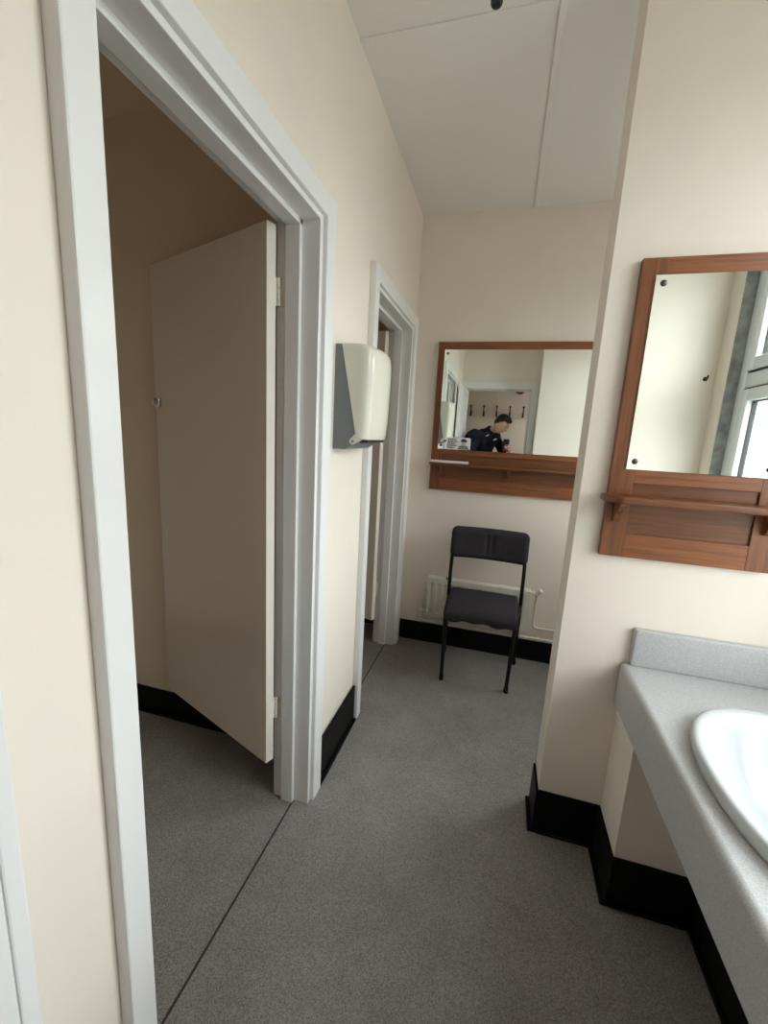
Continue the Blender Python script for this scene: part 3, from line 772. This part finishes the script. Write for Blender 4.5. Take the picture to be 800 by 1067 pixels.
# hunched upper back and stand-up collar
ball(jk, (-.355, -.345, 1.372), .150, (1.0, 1.0, .85)); ball(jk, (-.245, -.335, 1.400), .125, (1.0, 1.0, .95)); ball(jk, J['shR'], .084); ball(jk, J['shL'], .080); cyl(jk, J['pel']+Vector((.0, .0, -.05)), J['che'], .150, .140, 32); ball(jk, (-.165, -.33, 1.39), .105)
cyl(jk, J['nec']-ax_*.055, J['nec']+ax_*.032, .092, .083, 28)
for v in jk.verts:
    f = 1+.0
    v.co += Vector((.004*math.sin(v.co.z*47+v.co.x*31), .004*math.sin(v.co.z*39+v.co.x*23), 0))
jk = remesh(jk, .008, 3)
jacket = obj('jacket', jk, M['navy'], person, smooth=180, label='navy zip jacket with a stand-up collar')
bvh_b = BM(); bvh_b.from_mesh(jacket.data); off = wpos(jacket); bvh = BVHTree.FromBMesh(bvh_b)
def patch(name, target, wdt, hgt, tilt, mat):
    loc, nor, _, _ = bvh.find_nearest(Vector(target)-off)
    loc = loc+off; sx = Vector((0, 0, 1)).cross(nor).normalized(); sz = nor.cross(sx)
    a, c = math.cos(tilt), math.sin(tilt); ux, uz = sx*a+sz*c, sz*a-sx*c
    q = BM(); 
    n_ = 5
    for i in range(n_):
        box(q, -wdt/2+i*wdt/n_, -wdt/2+(i+.75)*wdt/n_, -hgt/2*(1 if i % 2 else .7), hgt/2, -.001, .003)
    for v in q.verts: v.co = loc+ux*v.co.x+uz*v.co.y+nor*v.co.z
    bmesh.ops.recalc_face_normals(q, faces=q.faces)
    return obj(name, q, mat, jacket)
patch('chest_logo', (-.20, -.19, 1.435), .040, .010, -.45, M['paper'])
patch('chest_logo', (-.095, -.21, 1.375), .048, .012, -.5, M['paper'])
b = BM(); pts = []
for k in range(12):
    f = k/11; p = Vector((-.095, -.245, 1.455)).lerp(Vector((-.115, -.29, 1.10)), f)
    loc, nor, _, _ = bvh.find_nearest(p+Vector((.2, .15, -.1))-off); pts.append(loc+off+nor*.001)
tube(b, pts, .0035, 8, 0); obj('zip', b, M['darkmetal'], jacket, smooth=50)
bvh_b.free()
tn = ['pel', 'hipR', 'hipL', 'kneR', 'kneL', 'ankR', 'ankL']
tr = skin([J['pel']+Vector((0, 0, .03))]+[J[n] for n in tn[1:]], [(0, 1), (0, 2), (1, 3), (2, 4), (3, 5), (4, 6)], [.095, .100, .100, .076, .076, .062, .062])
ball(tr, J['pel']+Vector((0, 0, -.02)), .138, (1.0, 1.0, .95)); ball(tr, J['hipR']+Vector((0, 0, -.03)), .100); ball(tr, J['hipL']+Vector((0, 0, -.03)), .100)
for k in 'RL': cyl(tr, J['ank'+k]+Vector((0, 0, .10)), J['ank'+k]+Vector((.004, .003, -.025)), .062, .066, 24)
obj('trousers', remesh(tr, .008, 2), M['trouser'], person, smooth=180, label='black trousers')
for k in 'RL':
    a = J['ank'+k]; q = skin([Vector((a.x, a.y, .08))-fwd*.035, Vector((a.x, a.y, .052)), Vector((a.x, a.y, .042))+fwd*.09, Vector((a.x, a.y, .036))+fwd*.165], [(0, 1), (1, 2), (2, 3)], [.046, .050, .044, .034])
    ball(q, (a.x, a.y, .070), .047, (1.05, 1.05, .8)); q = remesh(q, .006, 2)
    for v in q.verts: v.co.z = max(v.co.z, .001)
    obj('shoe', q, M['shoe'], person, smooth=180)
# hair cap: scalp shell with volume on top
q = head_mesh()
for v in list(q.verts):
    pass
bmesh.ops.delete(q, geom=[v for v in q.verts if abs(v.co.x) > .0765 and abs(v.co.z) < .045 and False], context='VERTS')
dele = []
for v in q.verts:
    x, y, z = v.co
    line = .062 if y > .035 else (.062-(.035-y)*1.15 if y > -.01 else (.010-(-.01-y)*1.1))
    if z < line or (abs(x) > .0775): dele.append(v)
bmesh.ops.delete(q, geom=dele, context='VERTS')
for v in q.verts:
    x, y, z = v.co
    k = max(0, min(1, (z-.02)/.06))
    nrm = Vector((x/.074, y/.094, z/.112)).normalized()
    th = .006+.016*k+(.012*k*max(0, y/.09))
    th *= 1+.25*math.sin(x*190+y*60)*math.sin(y*140)
    v.co += nrm*th
inner = bmesh.ops.duplicate(q, geom=list(q.verts)+list(q.edges)+list(q.faces))
q2 = BM(); merge(q2, q)
bmesh.ops.transform(q2, matrix=HM, verts=q2.verts)
hair = obj('hair', q2, M['hair'], person, smooth=180, label='short brown hair swept up at the front')
md = hair.modifiers.new('thickness', 'SOLIDIFY'); md.thickness = .010; md.offset = -1
for s in (-1, 1):
    e = BM(); ball(e, (s*.030, .0675, .001), .0112, n=10); bmesh.ops.transform(e, matrix=HM, verts=e.verts); eo = obj('eye', e, M['eyew'], person, smooth=180)
    e = BM(); ball(e, (s*.0305, .0765, -.0025), .0078, (1, .40, 1), 8); bmesh.ops.transform(e, matrix=HM, verts=e.verts); obj('iris', e, M['eyed'], eo, smooth=180)
    e = BM(); tube(e, [(s*.014, .088, .020), (s*.030, .087, .025), (s*.046, .074, .021)], .0032, 8, .008); bmesh.ops.transform(e, matrix=HM, verts=e.verts); obj('eyebrow', e, M['hair'], person, smooth=180)
e = BM(); tube(e, [(-.020, .079, -.0615), (0, .0865, -.0615), (.020, .079, -.0615)], .0032, 8, .012); bmesh.ops.transform(e, matrix=HM, verts=e.verts); obj('mouth', e, M['lip'], person, smooth=180)

# phone
t = thing('phone', 'black phone held up in the hand of the person in the far mirror', 'phone', (.027, -.040, 1.245))
obj('shell', box(BM(), -.010, .064, -.0470, -.0380, 1.246, 1.394, .0035, 3), M['phone'], t, smooth=40)
obj('screen', box(BM(), -.007, .061, -.0476, -.0468, 1.250, 1.390, .0003, 1), M['lens'], t)
b = box(BM(), -.008, .030, -.0382, -.0345, 1.352, 1.392, .0015); cb = obj('camera_plate', b, M['phone'], t, smooth=40)
for lx, lz in ((0, 1.381), (.021, 1.364), (0, 1.362)):
    b = BM(); cyl(b, (lx, -.035, lz), (lx, -.0325, lz), .0078, n=20, bev=.0008); obj('lens', b, M['lens'], cb, smooth=40)

# ------------------------------------------------------------------ daylight and camera
w = bpy.data.worlds.new('World'); S.world = w; w.use_nodes = True; nt = w.node_tree
bg = nt.nodes['Background']
tc = nt.nodes.new('ShaderNodeTexCoord'); sp = nt.nodes.new('ShaderNodeSeparateXYZ'); r = nt.nodes.new('ShaderNodeValToRGB')
nt.links.new(tc.outputs['Generated'], sp.inputs['Vector']); nt.links.new(sp.outputs['Z'], r.inputs['Fac'])
mr = nt.nodes.new('ShaderNodeMapRange'); mr.inputs['From Min'].default_value = -.15; mr.inputs['From Max'].default_value = .25
nt.links.new(sp.outputs['Z'], mr.inputs['Value']); nt.links.new(mr.outputs['Result'], r.inputs['Fac'])
e = r.color_ramp.elements; e[0].color = (.30, .31, .29, 1); e[1].color = (.95, .975, 1.0, 1)
nt.links.new(r.outputs['Color'], bg.inputs['Color'])
# overcast sky, brighter where the hidden sun stands
dt = nt.nodes.new('ShaderNodeVectorMath'); dt.operation = 'DOT_PRODUCT'; dt.inputs[1].default_value = Vector((.66, .62, .42)).normalized()
nt.links.new(tc.outputs['Generated'], dt.inputs[0])
lm = nt.nodes.new('ShaderNodeMapRange'); lm.interpolation_type = 'SMOOTHSTEP'; lm.inputs['From Min'].default_value = .35; lm.inputs['From Max'].default_value = 1.0; lm.inputs['To Min'].default_value = 9.6; lm.inputs['To Max'].default_value = 17.0
nt.links.new(dt.outputs['Value'], lm.inputs['Value']); nt.links.new(lm.outputs['Result'], bg.inputs['Strength'])
def portal(name, x, y0, y1, z0, z1):
    L_ = bpy.data.lights.new(name, 'AREA'); L_.shape = 'RECTANGLE'; L_.size = z1-z0; L_.size_y = y1-y0; L_.cycles.is_portal = True
    o = bpy.data.objects.new(name, L_); COL.objects.link(o); o.location = (x, (y0+y1)/2, (z0+z1)/2)
    o.rotation_euler = (0, PI/2, 0)
portal('opening_daylight', XR+.13, W1[0], W1[1], W1[2], W1[3])
portal('opening_daylight', XR+.13, W2[0], W2[1], W2[2], W2[3])
portal('opening_daylight', XR+.26, -1.1, -.75, 1.3, 2.1)  # sky light through the opening added in the lobby side wall

R0 = Vector((0.961020883482992, 0.2713607469750293, 0.05293587168191038))
R1 = Vector((0.09989461129344054, -0.16227448336198352, -0.981676147557907))
R2 = Vector((-0.25779823146038455, 0.9486992869454237, -0.18305664370664773))
cam = bpy.data.cameras.new('camera'); co = bpy.data.objects.new('camera', cam); COL.objects.link(co)
cam.sensor_fit = 'HORIZONTAL'; cam.sensor_width = 36; cam.lens = 36*437.3665/800; cam.clip_start = .01
co.matrix_world = Matrix(((R0.x, -R1.x, -R2.x, 0), (R0.y, -R1.y, -R2.y, 0), (R0.z, -R1.z, -R2.z, 1.38), (0, 0, 0, 1)))
S.camera = co
S.view_settings.view_transform = 'Standard'; S.view_settings.look = 'None'; S.view_settings.gamma = 1; S.view_settings.use_curve_mapping = False
S.view_settings.exposure = 0
S.cycles.max_bounces = 12; S.cycles.diffuse_bounces = 8; S.cycles.glossy_bounces = 6; S.cycles.transparent_max_bounces = 12
S.cycles.caustics_reflective = True
